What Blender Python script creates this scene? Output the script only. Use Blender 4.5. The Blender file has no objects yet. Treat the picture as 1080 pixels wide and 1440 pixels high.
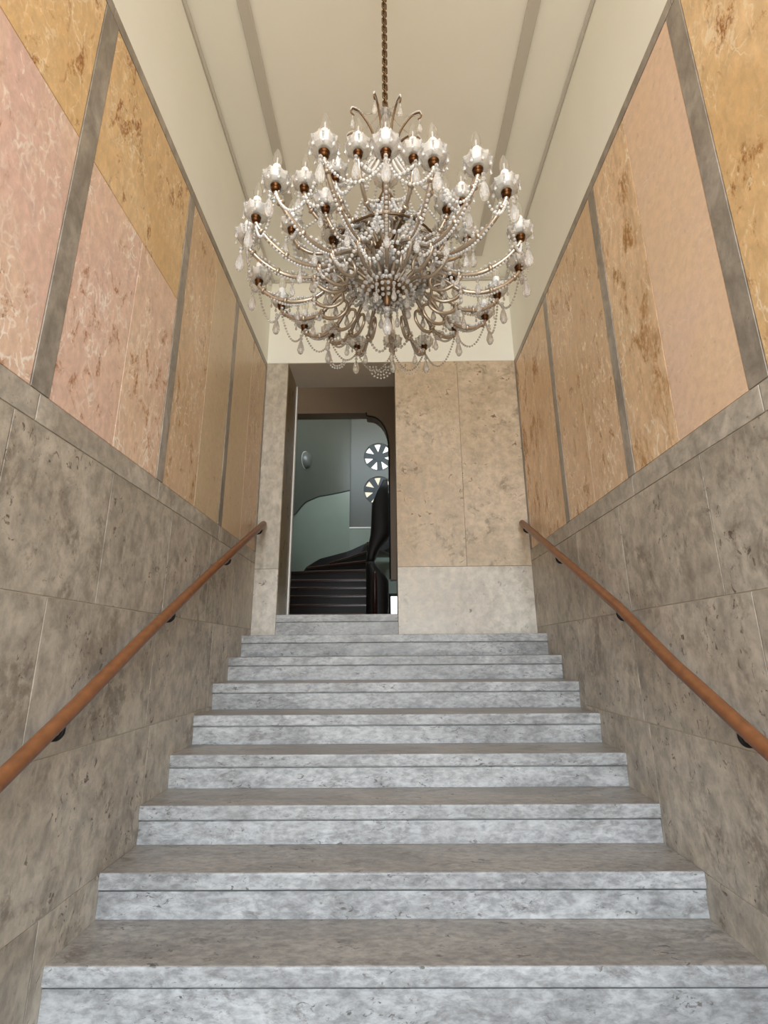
import bpy, bmesh, math, random
from mathutils import Vector, Matrix, Quaternion

random.seed(7)
PI = math.pi
sc = bpy.context.scene
COL = sc.collection

# ------------------------------------------------------------------ measures
# the origin is the camera's eye; x right, y into the hall, z up
XL, XR = -1.169, 1.231            # faces of the two side walls
YE = 4.327                        # face of the end wall
Y1, Z1, G, RISE = 2.015, -1.006, 0.2934, 0.1627   # first nosing, going, rise
ZTOP = 2.715                      # top of the stone cladding
ZC = 3.66                         # ceiling
YB = -2.6                         # entrance side
ZF = Z1 - RISE                    # lower floor
LAND = Z1 + 7 * RISE              # upper landing
ZD = 0.308                        # floor beyond the doorway
DX0, DX1 = -0.962, 0.071          # doorway
YD = 4.80                         # back of the doorway wall

# ------------------------------------------------------------------ materials
def new_mat(name):
    m = bpy.data.materials.new(name); m.use_nodes = True
    nt = m.node_tree
    for n in list(nt.nodes): nt.nodes.remove(n)
    out = nt.nodes.new('ShaderNodeOutputMaterial')
    b = nt.nodes.new('ShaderNodeBsdfPrincipled')
    nt.links.new(b.outputs[0], out.inputs[0])
    return m, nt, b

def plain(name, col, rough=0.6, metal=0.0, spec=0.5, noise=0.0, nscale=20.0, bump=0.0):
    m, nt, b = new_mat(name)
    b.inputs['Base Color'].default_value = (*col, 1)
    b.inputs['Roughness'].default_value = rough
    b.inputs['Metallic'].default_value = metal
    b.inputs['Specular IOR Level'].default_value = spec
    if noise or bump:
        tc = nt.nodes.new('ShaderNodeTexCoord')
        n = nt.nodes.new('ShaderNodeTexNoise'); n.inputs['Scale'].default_value = nscale; n.inputs['Detail'].default_value = 6
        nt.links.new(tc.outputs['Object'], n.inputs['Vector'])
        if noise:
            r = nt.nodes.new('ShaderNodeMapRange')
            r.inputs['From Min'].default_value = 0.3; r.inputs['From Max'].default_value = 0.7
            r.inputs['To Min'].default_value = 1 - noise; r.inputs['To Max'].default_value = 1 + noise
            nt.links.new(n.outputs[0], r.inputs['Value'])
            mx = nt.nodes.new('ShaderNodeMix'); mx.data_type = 'RGBA'; mx.blend_type = 'MULTIPLY'
            mx.inputs[0].default_value = 1; mx.inputs[6].default_value = (*col, 1)
            nt.links.new(r.outputs[0], mx.inputs[7])
            nt.links.new(mx.outputs[2], b.inputs['Base Color'])
        if bump:
            bp = nt.nodes.new('ShaderNodeBump'); bp.inputs['Strength'].default_value = bump; bp.inputs['Distance'].default_value = 0.01
            nt.links.new(n.outputs[0], bp.inputs['Height']); nt.links.new(bp.outputs[0], b.inputs['Normal'])
    return m

def stone(name, c1, c2, vein=None, vein_amt=0.5, vein_scale=11, vein_w=0.05, stain=None, stain_amt=0.8,
          stain_scale=5.0, stain_lo=0.60, stretch=(1, 1, 1), rough=0.35, mottle=0.14, mscale=16, big=1.6,
          spot=None, spot_scale=30, spot_lo=0.66, bump=0.12, vary=0.05,
          fleck=None, fleck_amt=.6, fleck_scale=30):
    """Procedural marble/limestone in object space, shifted for each slab."""
    m, nt, b = new_mat(name)
    N = nt.nodes.new; Lk = nt.links.new
    tc = N('ShaderNodeTexCoord'); oi = N('ShaderNodeObjectInfo')
    mul = N('ShaderNodeVectorMath'); mul.operation = 'SCALE'
    cmb = N('ShaderNodeCombineXYZ')
    for i, k in enumerate((37.0, 53.0, 71.0)):
        mm = N('ShaderNodeMath'); mm.operation = 'MULTIPLY'; mm.inputs[1].default_value = k
        Lk(oi.outputs['Random'], mm.inputs[0]); Lk(mm.outputs[0], cmb.inputs[i])
    st = N('ShaderNodeVectorMath'); st.operation = 'MULTIPLY'; st.inputs[1].default_value = stretch
    Lk(tc.outputs['Object'], st.inputs[0])
    add = N('ShaderNodeVectorMath'); add.operation = 'ADD'
    Lk(st.outputs[0], add.inputs[0]); Lk(cmb.outputs[0], add.inputs[1])
    V = add.outputs[0]
    def noise(scale, detail=5, rough_=0.55, dist=0.0, vec=None):
        n = N('ShaderNodeTexNoise'); n.inputs['Scale'].default_value = scale
        n.inputs['Detail'].default_value = detail; n.inputs['Roughness'].default_value = rough_
        n.inputs['Distortion'].default_value = dist
        Lk(vec or V, n.inputs['Vector']); return n.outputs[0]
    def rng(val, a, c, lo=0.0, hi=1.0):
        r = N('ShaderNodeMapRange'); r.interpolation_type = 'SMOOTHSTEP'
        r.inputs['From Min'].default_value = a; r.inputs['From Max'].default_value = c
        r.inputs['To Min'].default_value = lo; r.inputs['To Max'].default_value = hi
        Lk(val, r.inputs['Value']); return r.outputs[0]
    def mix(fac, ca, cb, mode='MIX'):
        x = N('ShaderNodeMix'); x.data_type = 'RGBA'; x.blend_type = mode
        if isinstance(fac, float): x.inputs[0].default_value = fac
        else: Lk(fac, x.inputs[0])
        for s, c in ((6, ca), (7, cb)):
            if isinstance(c, tuple): x.inputs[s].default_value = (*c, 1)
            else: Lk(c, x.inputs[s])
        return x.outputs[2]
    def mulv(a, c):
        x = N('ShaderNodeMath'); x.operation = 'MULTIPLY'; Lk(a, x.inputs[0])
        if isinstance(c, float): x.inputs[1].default_value = c
        else: Lk(c, x.inputs[1])
        return x.outputs[0]
    col = mix(rng(noise(big, 6, 0.6, 0.6), 0.36, 0.64), c1, c2)
    fine = noise(mscale, 9, 0.68, 0.3)
    g = rng(fine, 0.28, 0.72, 1 - mottle, 1 + mottle)
    col = mix(1.0, col, g, 'MULTIPLY')
    if fleck:
        f1 = rng(noise(fleck_scale, 5, 0.6, 1.2), 0.57, 0.66); f2 = rng(noise(fleck_scale * .22, 3), 0.40, 0.58)
        col = mix(mulv(mulv(f1, f2), fleck_amt), col, fleck)
    if vein:
        dv = N('ShaderNodeTexNoise'); dv.inputs['Scale'].default_value = 7; dv.inputs['Detail'].default_value = 5
        Lk(V, dv.inputs['Vector'])
        sub = N('ShaderNodeVectorMath'); sub.operation = 'SCALE'; sub.inputs['Scale'].default_value = 0.22
        Lk(dv.outputs['Color'], sub.inputs[0])
        ad = N('ShaderNodeVectorMath'); ad.operation = 'ADD'; Lk(V, ad.inputs[0]); Lk(sub.outputs[0], ad.inputs[1])
        vo = N('ShaderNodeTexVoronoi'); vo.feature = 'DISTANCE_TO_EDGE'; vo.inputs['Scale'].default_value = vein_scale
        Lk(ad.outputs[0], vo.inputs['Vector'])
        line = rng(vo.outputs['Distance'], 0.0, vein_w, 1.0, 0.0)
        mask = rng(noise(3.2, 5, 0.6), 0.40, 0.62)
        mask2 = rng(noise(17, 4, 0.6), 0.40, 0.60)
        col = mix(mulv(mulv(mulv(line, mask), mask2), vein_amt), col, vein)
    if stain:
        s1 = rng(noise(stain_scale, 7, 0.66, 0.5), stain_lo, stain_lo + 0.12)
        s2 = rng(noise(stain_scale * 0.22, 3), 0.42, 0.56)
        s3 = rng(noise(stain_scale * 7, 4, 0.7), 0.32, 0.58)
        col = mix(mulv(mulv(mulv(s1, s2), s3), stain_amt), col, stain)
    if spot:
        p1 = rng(noise(spot_scale, 6, 0.62, 0.9), spot_lo, spot_lo + 0.08)
        p2 = rng(noise(spot_scale * 0.14, 3), 0.45, 0.6)
        col = mix(mulv(p1, p2), col, spot)
    if vary:
        vv = N('ShaderNodeMapRange'); vv.inputs['To Min'].default_value = 1 - vary; vv.inputs['To Max'].default_value = 1 + vary
        Lk(oi.outputs['Random'], vv.inputs['Value'])
        col = mix(1.0, col, vv.outputs[0], 'MULTIPLY')
    Lk(col, b.inputs['Base Color'])
    rr = rng(fine, 0.3, 0.7, rough - 0.07, rough + 0.1); Lk(rr, b.inputs['Roughness'])
    b.inputs['Specular IOR Level'].default_value = 0.4
    if bump:
        bp = N('ShaderNodeBump'); bp.inputs['Strength'].default_value = bump; bp.inputs['Distance'].default_value = 0.006
        Lk(fine, bp.inputs['Height']); Lk(bp.outputs[0], b.inputs['Normal'])
    return m

M = {}
M['plaster'] = plain('ivory_plaster', (0.86, 0.86, 0.795), 0.75, noise=0.015, nscale=3, bump=0.06)
M['grout'] = plain('pale_grout', (0.62, 0.56, 0.46), 0.85)
M['trim'] = plain('grey_paint', (0.55, 0.525, 0.475), 0.6)
M['pink'] = stone('pink_marble', (0.72, 0.49, 0.42), (0.77, 0.55, 0.42), vein=(0.97, 0.90, 0.81), vein_amt=0.9, vein_scale=20, vein_w=0.12,
                  stain=(0.36, 0.14, 0.04), stain_amt=1.0, stain_scale=14, stain_lo=0.55, stretch=(1, 1, .6), rough=.36, mottle=.13, mscale=30,
                  fleck=(0.95, 0.86, 0.75), fleck_amt=.75, fleck_scale=30)
M['ochre'] = stone('ochre_marble', (0.70, 0.465, 0.225), (0.80, 0.565, 0.315), vein=(0.95, 0.83, 0.63), vein_amt=0.7, vein_scale=20, vein_w=0.09,
                   stain=(0.32, 0.12, 0.02), stain_amt=1.0, stain_scale=13, stain_lo=0.525, stretch=(1, 1, .55), rough=.36, mottle=.14, mscale=26,
                   fleck=(0.92, 0.78, 0.56), fleck_amt=.65, fleck_scale=26)
M['rosy'] = stone('rosy_tan_marble', (0.71, 0.50, 0.385), (0.76, 0.555, 0.40), vein=(0.97, 0.89, 0.77), vein_amt=0.8, vein_scale=20, vein_w=0.11,
                  stain=(0.36, 0.15, 0.035), stain_amt=1.0, stain_scale=14, stain_lo=0.53, stretch=(1, 1, .55), rough=.36, mottle=.14, mscale=28,
                  fleck=(0.94, 0.83, 0.68), fleck_amt=.7, fleck_scale=28)
M['peach'] = stone('plain_peach_marble', (0.79, 0.575, 0.395), (0.78, 0.565, 0.425), vein=(0.95, 0.86, 0.72), vein_amt=0.45, vein_scale=5, vein_w=0.02,
                   stain=(0.28, 0.10, 0.04), stain_scale=16, stain_lo=0.63, rough=.34, mottle=.08, mscale=26,
                   fleck=(0.90, 0.76, 0.60), fleck_amt=.3, fleck_scale=36)
M['amber'] = stone('amber_stained_marble', (0.68, 0.475, 0.285), (0.80, 0.575, 0.38), vein=(0.97, 0.87, 0.70), vein_amt=0.75, vein_scale=18, vein_w=0.09,
                   stain=(0.36, 0.165, 0.03), stain_amt=1.0, stain_scale=8, stain_lo=0.495, stretch=(1, 1, .5), rough=.36, mottle=.15, mscale=26,
                   fleck=(0.95, 0.83, 0.65), fleck_amt=.7, fleck_scale=24)
M['tan'] = stone('tan_marble', (0.63, 0.445, 0.275), (0.70, 0.505, 0.335), vein=(0.95, 0.85, 0.69), vein_amt=0.75, vein_scale=22, vein_w=0.10,
                 stain=(0.33, 0.15, 0.035), stain_amt=1.0, stain_scale=14, stain_lo=0.54, stretch=(1, 1, .5), rough=.36, mottle=.13, mscale=26,
                 fleck=(0.94, 0.82, 0.64), fleck_amt=.75, fleck_scale=28)
M['plaintan'] = stone('smooth_tan_marble', (0.67, 0.525, 0.35), (0.62, 0.475, 0.31), stain=(0.34, 0.18, 0.06), stain_scale=16, stain_lo=0.60,
                      rough=.34, mottle=.10, mscale=28, fleck=(0.80, 0.66, 0.47), fleck_amt=.3, fleck_scale=34)
M['strip'] = stone('grey_strip_stone', (0.27, 0.235, 0.195), (0.36, 0.32, 0.275), spot=(0.11, 0.09, 0.075), spot_scale=34, rough=.42, mottle=.3,
                   stretch=(1, 1, .6), big=4)
M['band'] = stone('grey_band_stone', (0.36, 0.32, 0.265), (0.49, 0.445, 0.38), spot=(0.17, 0.145, 0.115), spot_scale=24, spot_lo=.62, rough=.42, mottle=.28, big=3)
M['dado'] = stone('brown_grey_dado_stone', (0.375, 0.33, 0.27), (0.48, 0.43, 0.36), vein=(0.66, 0.60, 0.50), vein_amt=.45, vein_scale=5, vein_w=.10,
                  stain=(0.17, 0.135, 0.10), stain_amt=.7, stain_scale=5, stain_lo=.50, spot=(0.13, 0.10, 0.075), spot_scale=36, spot_lo=.585,
                  rough=.42, mottle=.3, big=1.8, stretch=(1, 1, .75), vary=.07, fleck=(0.60, 0.54, 0.45), fleck_amt=.45, fleck_scale=9)
M['wallbeige'] = stone('beige_end_wall_stone', (0.52, 0.41, 0.285), (0.59, 0.48, 0.355), stain=(0.25, 0.195, 0.13), stain_amt=.75, stain_scale=6,
                       stain_lo=.52, spot=(0.20, 0.15, 0.10), spot_scale=16, spot_lo=.60, rough=.4, mottle=.2, big=1.3)
M['wallpale'] = stone('pale_end_wall_stone', (0.60, 0.555, 0.48), (0.53, 0.48, 0.41), stain=(0.32, 0.28, 0.23), stain_amt=.7, stain_scale=8,
                      stain_lo=.55, spot=(0.21, 0.18, 0.145), spot_scale=18, spot_lo=.61, rough=.4, mottle=.2, big=1.6)
M['pillar'] = stone('pale_grey_pillar_stone', (0.53, 0.48, 0.40), (0.44, 0.385, 0.31), stain=(0.28, 0.20, 0.13), stain_amt=.7, stain_scale=8,
                    stain_lo=.56, rough=.4, mottle=.25, big=2, stretch=(1, 1, .6))
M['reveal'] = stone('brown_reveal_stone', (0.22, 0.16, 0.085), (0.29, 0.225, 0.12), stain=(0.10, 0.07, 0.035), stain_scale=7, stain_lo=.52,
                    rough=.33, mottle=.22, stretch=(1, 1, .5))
M['step'] = stone('worn_grey_limestone', (0.40, 0.398, 0.39), (0.27, 0.267, 0.26), vein=(0.55, 0.55, 0.54), vein_amt=.5, vein_scale=6, vein_w=.12,
                  stain=(0.17, 0.16, 0.15), stain_amt=.8, stain_scale=13, stain_lo=.52, spot=(0.12, 0.11, 0.10), spot_scale=60, spot_lo=.58,
                  stretch=(.45, 1, 1), rough=.4, mottle=.34, mscale=48, big=5, vary=.03,
                  fleck=(0.50, 0.505, 0.505), fleck_amt=.5, fleck_scale=18)
M['tread'] = stone('worn_shaded_brown_limestone', (0.37, 0.34, 0.305), (0.28, 0.255, 0.228), vein=(0.42, 0.385, 0.34), vein_amt=.4, vein_scale=6, vein_w=.12,
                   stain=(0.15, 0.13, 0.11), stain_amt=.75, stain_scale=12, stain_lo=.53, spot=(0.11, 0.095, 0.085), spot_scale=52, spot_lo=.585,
                   stretch=(.5, 1, 1), rough=.38, mottle=.32, mscale=46, big=4, vary=.03)  # browner copy of the step stone: wear plus the tops' shade in its colour
M['wood'] = plain('brown_varnished_wood', (0.20, 0.078, 0.030), 0.34, noise=.18, nscale=30)
M['iron'] = plain('black_iron', (0.012, 0.011, 0.010), 0.4, metal=.4)
M['brass'] = plain('dark_brass', (0.085, 0.033, 0.009), 0.28, metal=.9)
M['bronze'] = plain('tarnished_bronze', (0.17, 0.105, 0.055), 0.38, metal=.85)
M['gilt'] = plain('silvered_gilt', (0.50, 0.42, 0.33), 0.2, metal=.7, spec=.8)
M['sleeve'] = plain('white_candle_sleeve', (0.88, 0.87, 0.83), 0.45)
M['white'] = plain('white_paint', (0.85, 0.84, 0.8), 0.4)
M['hallpaint'] = plain('brown_grey_hall_paint', (0.42, 0.335, 0.265), 0.6, noise=.03, nscale=4)
M['soffit'] = plain('grey_soffit_plaster', (0.74, 0.70, 0.63), 0.7, noise=.03, nscale=6)
M['teal'] = plain('pale_teal_gloss_paint', (0.25, 0.285, 0.225), 0.3, noise=.03, nscale=3)
M['greygreen'] = plain('grey_green_gloss_paint', (0.082, 0.082, 0.061), 0.34, noise=.03, nscale=3)
M['greypanel'] = plain('grey_niche_paint', (0.108, 0.106, 0.083), 0.45)
M['line'] = plain('dark_green_line', (0.012, 0.018, 0.016), 0.5)
M['darkwood'] = plain('near_black_stained_wood', (0.010, 0.006, 0.005), 0.55, noise=.2, nscale=8)
M['redwood'] = plain('dark_red_brown_wood', (0.05, 0.018, 0.011), 0.3, noise=.2, nscale=8)
M['edge'] = plain('pale_tread_edge', (0.20, 0.12, 0.09), 0.4)
M['ovalgrey'] = plain('dull_grey_oval', (0.10, 0.10, 0.08), 0.3)
M['floor'] = stone('hall_floor_stone', (0.36, 0.33, 0.29), (0.30, 0.27, 0.235), rough=.4)

def glass(name, tint, rough=0.03, ior=1.5, through=0.28, white=0.0):
    m = bpy.data.materials.new(name); m.use_nodes = True
    nt = m.node_tree
    for n in list(nt.nodes): nt.nodes.remove(n)
    N = nt.nodes.new; out = N('ShaderNodeOutputMaterial')
    g = N('ShaderNodeBsdfPrincipled'); g.inputs['Base Color'].default_value = (*tint, 1)
    g.inputs['Roughness'].default_value = rough; g.inputs['IOR'].default_value = ior
    g.inputs['Transmission Weight'].default_value = 1.0
    t = N('ShaderNodeBsdfTransparent'); t.inputs[0].default_value = (*tint, 1)
    mx = N('ShaderNodeMixShader'); mx.inputs[0].default_value = through
    nt.links.new(g.outputs[0], mx.inputs[1]); nt.links.new(t.outputs[0], mx.inputs[2])
    last = mx
    if white:
        d = N('ShaderNodeBsdfPrincipled'); d.inputs['Base Color'].default_value = (0.93, 0.92, 0.89, 1)
        d.inputs['Roughness'].default_value = 0.25; d.inputs['Specular IOR Level'].default_value = 0.8
        m2 = N('ShaderNodeMixShader'); m2.inputs[0].default_value = white
        nt.links.new(last.outputs[0], m2.inputs[1]); nt.links.new(d.outputs[0], m2.inputs[2]); last = m2
    nt.links.new(last.outputs[0], out.inputs[0])
    return m
M['crystal'] = glass('cut_crystal', (0.97, 0.96, 0.94), 0.02, 1.55, .22, .24)
M['bead'] = glass('crystal_bead', (0.96, 0.94, 0.91), 0.04, 1.5, .10, .62)
M['dimbead'] = glass('dim_crystal_bead', (0.84, 0.79, 0.72), 0.06, 1.5, .15, .22)  # darker copy of the bead glass, painting the backlit look of rear strands
M['pan'] = glass('cut_glass_pan', (0.97, 0.95, 0.92), 0.04, 1.35, .34, .28)
M['bulb'] = glass('clear_bulb_glass', (0.98, 0.97, 0.95), 0.0, 1.12, .55, .05)
def lit(name, col, s):
    m = bpy.data.materials.new(name); m.use_nodes = True
    nt = m.node_tree
    for n in list(nt.nodes): nt.nodes.remove(n)
    out = nt.nodes.new('ShaderNodeOutputMaterial'); e = nt.nodes.new('ShaderNodeEmission')
    e.inputs[0].default_value = (*col, 1); e.inputs[1].default_value = s
    nt.links.new(e.outputs[0], out.inputs[0]); return m
M['pane'] = lit('daylit_pane', (0.97, 1.0, 0.96), 1.6)
M['paney'] = lit('daylit_cream_pane', (1.0, 0.97, 0.76), .72)

# ------------------------------------------------------------------ builders
def obj(name, bm, mat, parent=None, smooth=False, loc=None, recentre=False):
    bmesh.ops.recalc_face_normals(bm, faces=bm.faces[:]) if bm.faces else None
    off = Vector((0, 0, 0))
    if recentre:
        vs = [v.co for v in bm.verts]
        off = Vector([(min(v[i] for v in vs) + max(v[i] for v in vs)) / 2 for i in range(3)])
        for v in bm.verts: v.co -= off
    me = bpy.data.meshes.new(name); bm.to_mesh(me); bm.free()
    if mat:
        for mm in (mat if isinstance(mat, (list, tuple)) else [mat]): me.materials.append(mm)
    if smooth:
        for p in me.polygons: p.use_smooth = True
    o = bpy.data.objects.new(name, me); COL.objects.link(o)
    o.location = off
    if loc is not None: o.location = loc
    if parent: o.parent = parent
    return o

def thing(name, label, cat, loc=(0, 0, 0), group=None):
    o = bpy.data.objects.new(name, None); COL.objects.link(o); o.location = loc
    o.empty_display_size = .1
    o['label'] = label; o['category'] = cat
    if group: o['group'] = group
    return o

def structure(o, label, cat):
    o['kind'] = 'structure'; o['label'] = label; o['category'] = cat; return o

def box(bm, x0, x1, y0, y1, z0, z1, bevel=0, seg=2):
    r = bmesh.ops.create_cube(bm, size=1)
    vs = r['verts']
    for v in vs:
        v.co = Vector(((x0 + x1) / 2 + v.co.x * (x1 - x0), (y0 + y1) / 2 + v.co.y * (y1 - y0), (z0 + z1) / 2 + v.co.z * (z1 - z0)))
    if bevel:
        es = list({e for v in vs for e in v.link_edges})
        bmesh.ops.bevel(bm, geom=es, offset=bevel, segments=seg, affect='EDGES', profile=.5)
    return bm

def boxo(name, mat, dims, parent=None, bevel=0, recentre=True):
    bm = bmesh.new(); box(bm, *dims, bevel=bevel)
    return obj(name, bm, mat, parent, recentre=recentre)

def tube(bm, pts, rad, n=8, caps=True, closed=False):
    """rad: float or list; sweeps a round section along pts."""
    pts = [Vector(p) for p in pts]
    m = len(pts); rings = []
    prev = None
    for i, p in enumerate(pts):
        if closed: t = pts[(i + 1) % m] - pts[i - 1]
        else: t = pts[min(i + 1, m - 1)] - pts[max(i - 1, 0)]
        t.normalize()
        if prev is None:
            a = Vector((0, 0, 1)) if abs(t.z) < .9 else Vector((1, 0, 0))
            u = t.cross(a).normalized()
        else:
            u = (prev - t * prev.dot(t)).normalized()
        prev = u; w = t.cross(u)
        r = rad[i] if isinstance(rad, (list, tuple)) else rad
        rings.append([bm.verts.new(p + (u * math.cos(2 * PI * k / n) + w * math.sin(2 * PI * k / n)) * r) for k in range(n)])
    for i in range(m if closed else m - 1):
        A, B = rings[i], rings[(i + 1) % m]
        for k in range(n): bm.faces.new((A[k], A[(k + 1) % n], B[(k + 1) % n], B[k]))
    if caps and not closed:
        bm.faces.new(rings[0][::-1]); bm.faces.new(rings[-1])
    return bm

def lathe(bm, prof, n=16, org=(0, 0, 0), scallop=0, lobes=0, capb=True, capt=True):
    org = Vector(org); rings = []
    for i, (r, z) in enumerate(prof):
        ring = []
        for k in range(n):
            a = 2 * PI * k / n
            rr = r * (1 + (scallop * math.cos(lobes * a) * (i / max(1, len(prof) - 1)) if lobes else 0))
            ring.append(bm.verts.new(org + Vector((rr * math.cos(a), rr * math.sin(a), z))))
        rings.append(ring)
    for i in range(len(rings) - 1):
        for k in range(n): bm.faces.new((rings[i][k], rings[i][(k + 1) % n], rings[i + 1][(k + 1) % n], rings[i + 1][k]))
    if capb: bm.faces.new(rings[0][::-1])
    if capt: bm.faces.new(rings[-1])
    return bm

_ico = {}
def bead(bm, p, r, sub=1, stretch=1.0):
    if sub not in _ico:
        t = bmesh.new(); bmesh.ops.create_icosphere(t, subdivisions=sub, radius=1)
        t.verts.ensure_lookup_table()
        _ico[sub] = ([v.co.copy() for v in t.verts], [[v.index for v in f.verts] for f in t.faces]); t.free()
    vs, fs = _ico[sub]; p = Vector(p)
    nv = [bm.verts.new((p.x + v.x * r, p.y + v.y * r, p.z + v.z * r * stretch)) for v in vs]
    for f in fs: bm.faces.new([nv[i] for i in f])

def drop(bm, p, w, h, n=8):
    """faceted almond drop hanging down from p, with a small bead and pin at its top"""
    p = Vector(p)
    bead(bm, p - Vector((0, 0, w * .28)), w * .26)
    prof = [(w * .04, -w * .5), (w * .22, -w * .5 - h * .12), (w * .42, -w * .5 - h * .45), (w * .5, -w * .5 - h * .68), (w * .32, -w * .5 - h * .9), (w * .03, -w * .5 - h)]
    lathe(bm, prof, n, p)

def spline(keys, n):
    """Catmull-Rom through keys"""
    k = [Vector(q) for q in keys]; k = [2 * k[0] - k[1]] + k + [2 * k[-1] - k[-2]]
    out = []
    segs = len(k) - 3
    for s in range(segs):
        for j in range(n):
            t = j / n; a, b_, c, d = k[s:s + 4]
            out.append(.5 * ((2 * b_) + (c - a) * t + (2 * a - 5 * b_ + 4 * c - d) * t * t + (3 * b_ - a - 3 * c + d) * t ** 3))
    out.append(k[-2]); return out

# ------------------------------------------------------------------ side walls
GAP = 0.0022
def side_wall(side):
    left = side == 'left'
    X = XL if left else XR
    s = -1 if left else 1                        # outwards
    def sl(name, mat, y0, y1, z0, z1, depth=.03, proud=0.0, bev=.0012):
        xa, xb = X - s * proud, X + s * depth
        return boxo(name, mat, (min(xa, xb), max(xa, xb), y0 + GAP, y1 - GAP, z0 + GAP, z1 - GAP), W, bevel=bev)
    xa, xb = X + s * .004, X + s * .25
    W = boxo('wall_' + side, M['grout'], (min(xa, xb), max(xa, xb), YB, YE + .45, ZF - .1, ZC + .1), recentre=False)
    structure(W, 'stone-clad wall on the ' + side + ' of the stairs', 'wall')
    boxo('plaster_face', M['plaster'], (min(X, X + s * .03), max(X, X + s * .03), YB, YE, ZTOP, ZC), W)
    # top band, middle band
    yb = [YB, -1.35, -.4, .55, 1.51, 2.42, 3.355, YE]
    for a, b in zip(yb[:-1], yb[1:]):
        sl('cornice_band', M['strip'], a, b, 2.652, ZTOP, proud=.002)
        sl('dado_band', M['band'], a, b, .745, .848, proud=.002)
    # upright strips
    ys = [-1.35, -.40, .55, 1.51, 2.42, 3.36]
    for c in ys:
        w = .048 if c < 2 else .04
        sl('upright_strip', M['strip'], c - w, c + w, .848, 2.652, proud=.002)
    sl('upright_strip', M['strip'], YE - .05, YE, .848, 2.652, proud=.002)
    # panels
    def bay(y0, y1, cuts):
        for (a, b, z0, z1, mt) in cuts:
            sl('marble_panel', M[mt], y0 + (y1 - y0) * a, y0 + (y1 - y0) * b, z0, z1)
    lo, hi, mid = .848, 2.652, 1.905
    if left:
        for c in (-1.302, -.352):
            bay(c, c + .85, [(0, 1, lo, mid, 'pink'), (0, 1, mid, hi, 'ochre')])
        bay(YB, -1.4, [(0, 1, lo, hi, 'ochre')])
        bay(.598, 1.462, [(0, 1, lo, mid, 'pink'), (0, 1, mid, hi, 'ochre')])
        bay(1.558, 2.38, [(0, .5, lo, mid, 'pink'), (.5, 1, lo, mid, 'rosy'), (0, 1, mid, hi, 'ochre')])
        bay(2.46, 3.32, [(0, .5, lo, hi, 'tan'), (.5, 1, lo, hi, 'plaintan')])
        bay(3.40, YE - .05, [(0, .5, lo, hi, 'plaintan'), (.5, 1, lo, hi, 'tan')])
    else:
        for c in (-1.302, -.352):
            bay(c, c + .85, [(0, .5, lo, hi, 'amber'), (.5, 1, lo, hi, 'ochre')])
        bay(YB, -1.4, [(0, 1, lo, hi, 'ochre')])
        bay(.598, 1.462, [(0, 1, lo, hi, 'ochre')])
        bay(1.558, 2.38, [(0, .52, lo, hi, 'peach'), (.52, 1, lo, hi, 'amber')])
        bay(2.46, 3.32, [(0, .5, lo, hi, 'tan'), (.5, 1, lo, hi, 'tan')])
        bay(3.40, YE - .05, [(0, .5, lo, hi, 'amber'), (.5, 1, lo, hi, 'amber')])
    # lower courses
    zc = [.745, .19, -.335, -.846, ZF - .1]
    rows = ([[YB, -1.6, -.8, 0, .75, 1.42, 2.008, 2.612, 3.23, 3.78, YE],
             [YB, -1.5, -.5, .3, .9, 1.722, 2.57, 3.4, YE],
             [YB, -1.6, -.8, 0, .8, 1.6, 2.62, 3.4, YE],
             [YB, -1.4, -.3, .7, 1.95, 3, YE]] if left else
            [[YB, -1.6, -.8, 0, .65, 1.25, 1.875, 2.617, 3.25, 3.77, YE],
             [YB, -1.5, -.5, .3, .9, 1.738, 2.64, 3.4, YE],
             [YB, -1.6, -.8, 0, .8, 1.6, 2.60, 3.4, YE],
             [YB, -1.4, -.3, .7, 1.95, 3, YE]])
    for i, row in enumerate(rows):
        for a, b in zip(row[:-1], row[1:]):
            sl('stone_slab', M['dado'], a, b, zc[i + 1], zc[i])
    return W
side_wall('left'); side_wall('right')

# ------------------------------------------------------------------ end wall with the doorway
bm = bmesh.new()
box(bm, XL - .25, DX0 - .02, YE + .012, YD, ZF, ZC + .1)
box(bm, DX1 + .02, XR + .25, YE + .012, YD, ZF, ZC + .1)
box(bm, DX0 - .02, DX1 + .02, YE + .012, YD, ZTOP + .02, ZC + .1)
box(bm, DX0 - .02, DX1 + .02, YE + .1, YD, ZF, ZD - .07)
WB = structure(obj('wall_back', bm, M['grout']), 'end wall with a tall open doorway left of centre', 'wall')
boxo('plaster_face', M['plaster'], (XL, XR, YE, YE + .02, ZTOP, ZC), WB)
def endslab(name, mat, x0, x1, z0, z1, y1=YE + .025, bev=.0012):
    g = .0015
    return boxo(name, M[mat], (x0 + g, x1 - g, YE, y1, z0 + g, z1 - g), WB, bevel=bev)
endslab('pillar_slab', 'wallpale', XL, DX0, LAND - .1, .70)
endslab('pillar_slab', 'pillar', XL, DX0, .70, ZTOP)
endslab('wall_slab', 'wallpale', DX1, XR, LAND - .1, .708)
endslab('wall_slab', 'wallbeige', DX1, .672, .708, ZTOP)
endslab('wall_slab', 'wallbeige', .672, XR, .708, ZTOP)
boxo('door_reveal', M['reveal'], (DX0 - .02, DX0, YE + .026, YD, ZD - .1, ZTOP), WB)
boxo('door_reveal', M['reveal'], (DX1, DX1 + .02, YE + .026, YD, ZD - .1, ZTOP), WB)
boxo('door_soffit', M['soffit'], (DX0, DX1, YE + .0205, YD, ZTOP, ZTOP + .02), WB)
T = boxo('trim_1', M['white'], (DX0 - .004, DX0 + .014, YD - .03, YD + .02, ZD, ZTOP - .001), bevel=.003)
structure(T, 'thin white edge strip along the left reveal of the doorway', 'trim')

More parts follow.
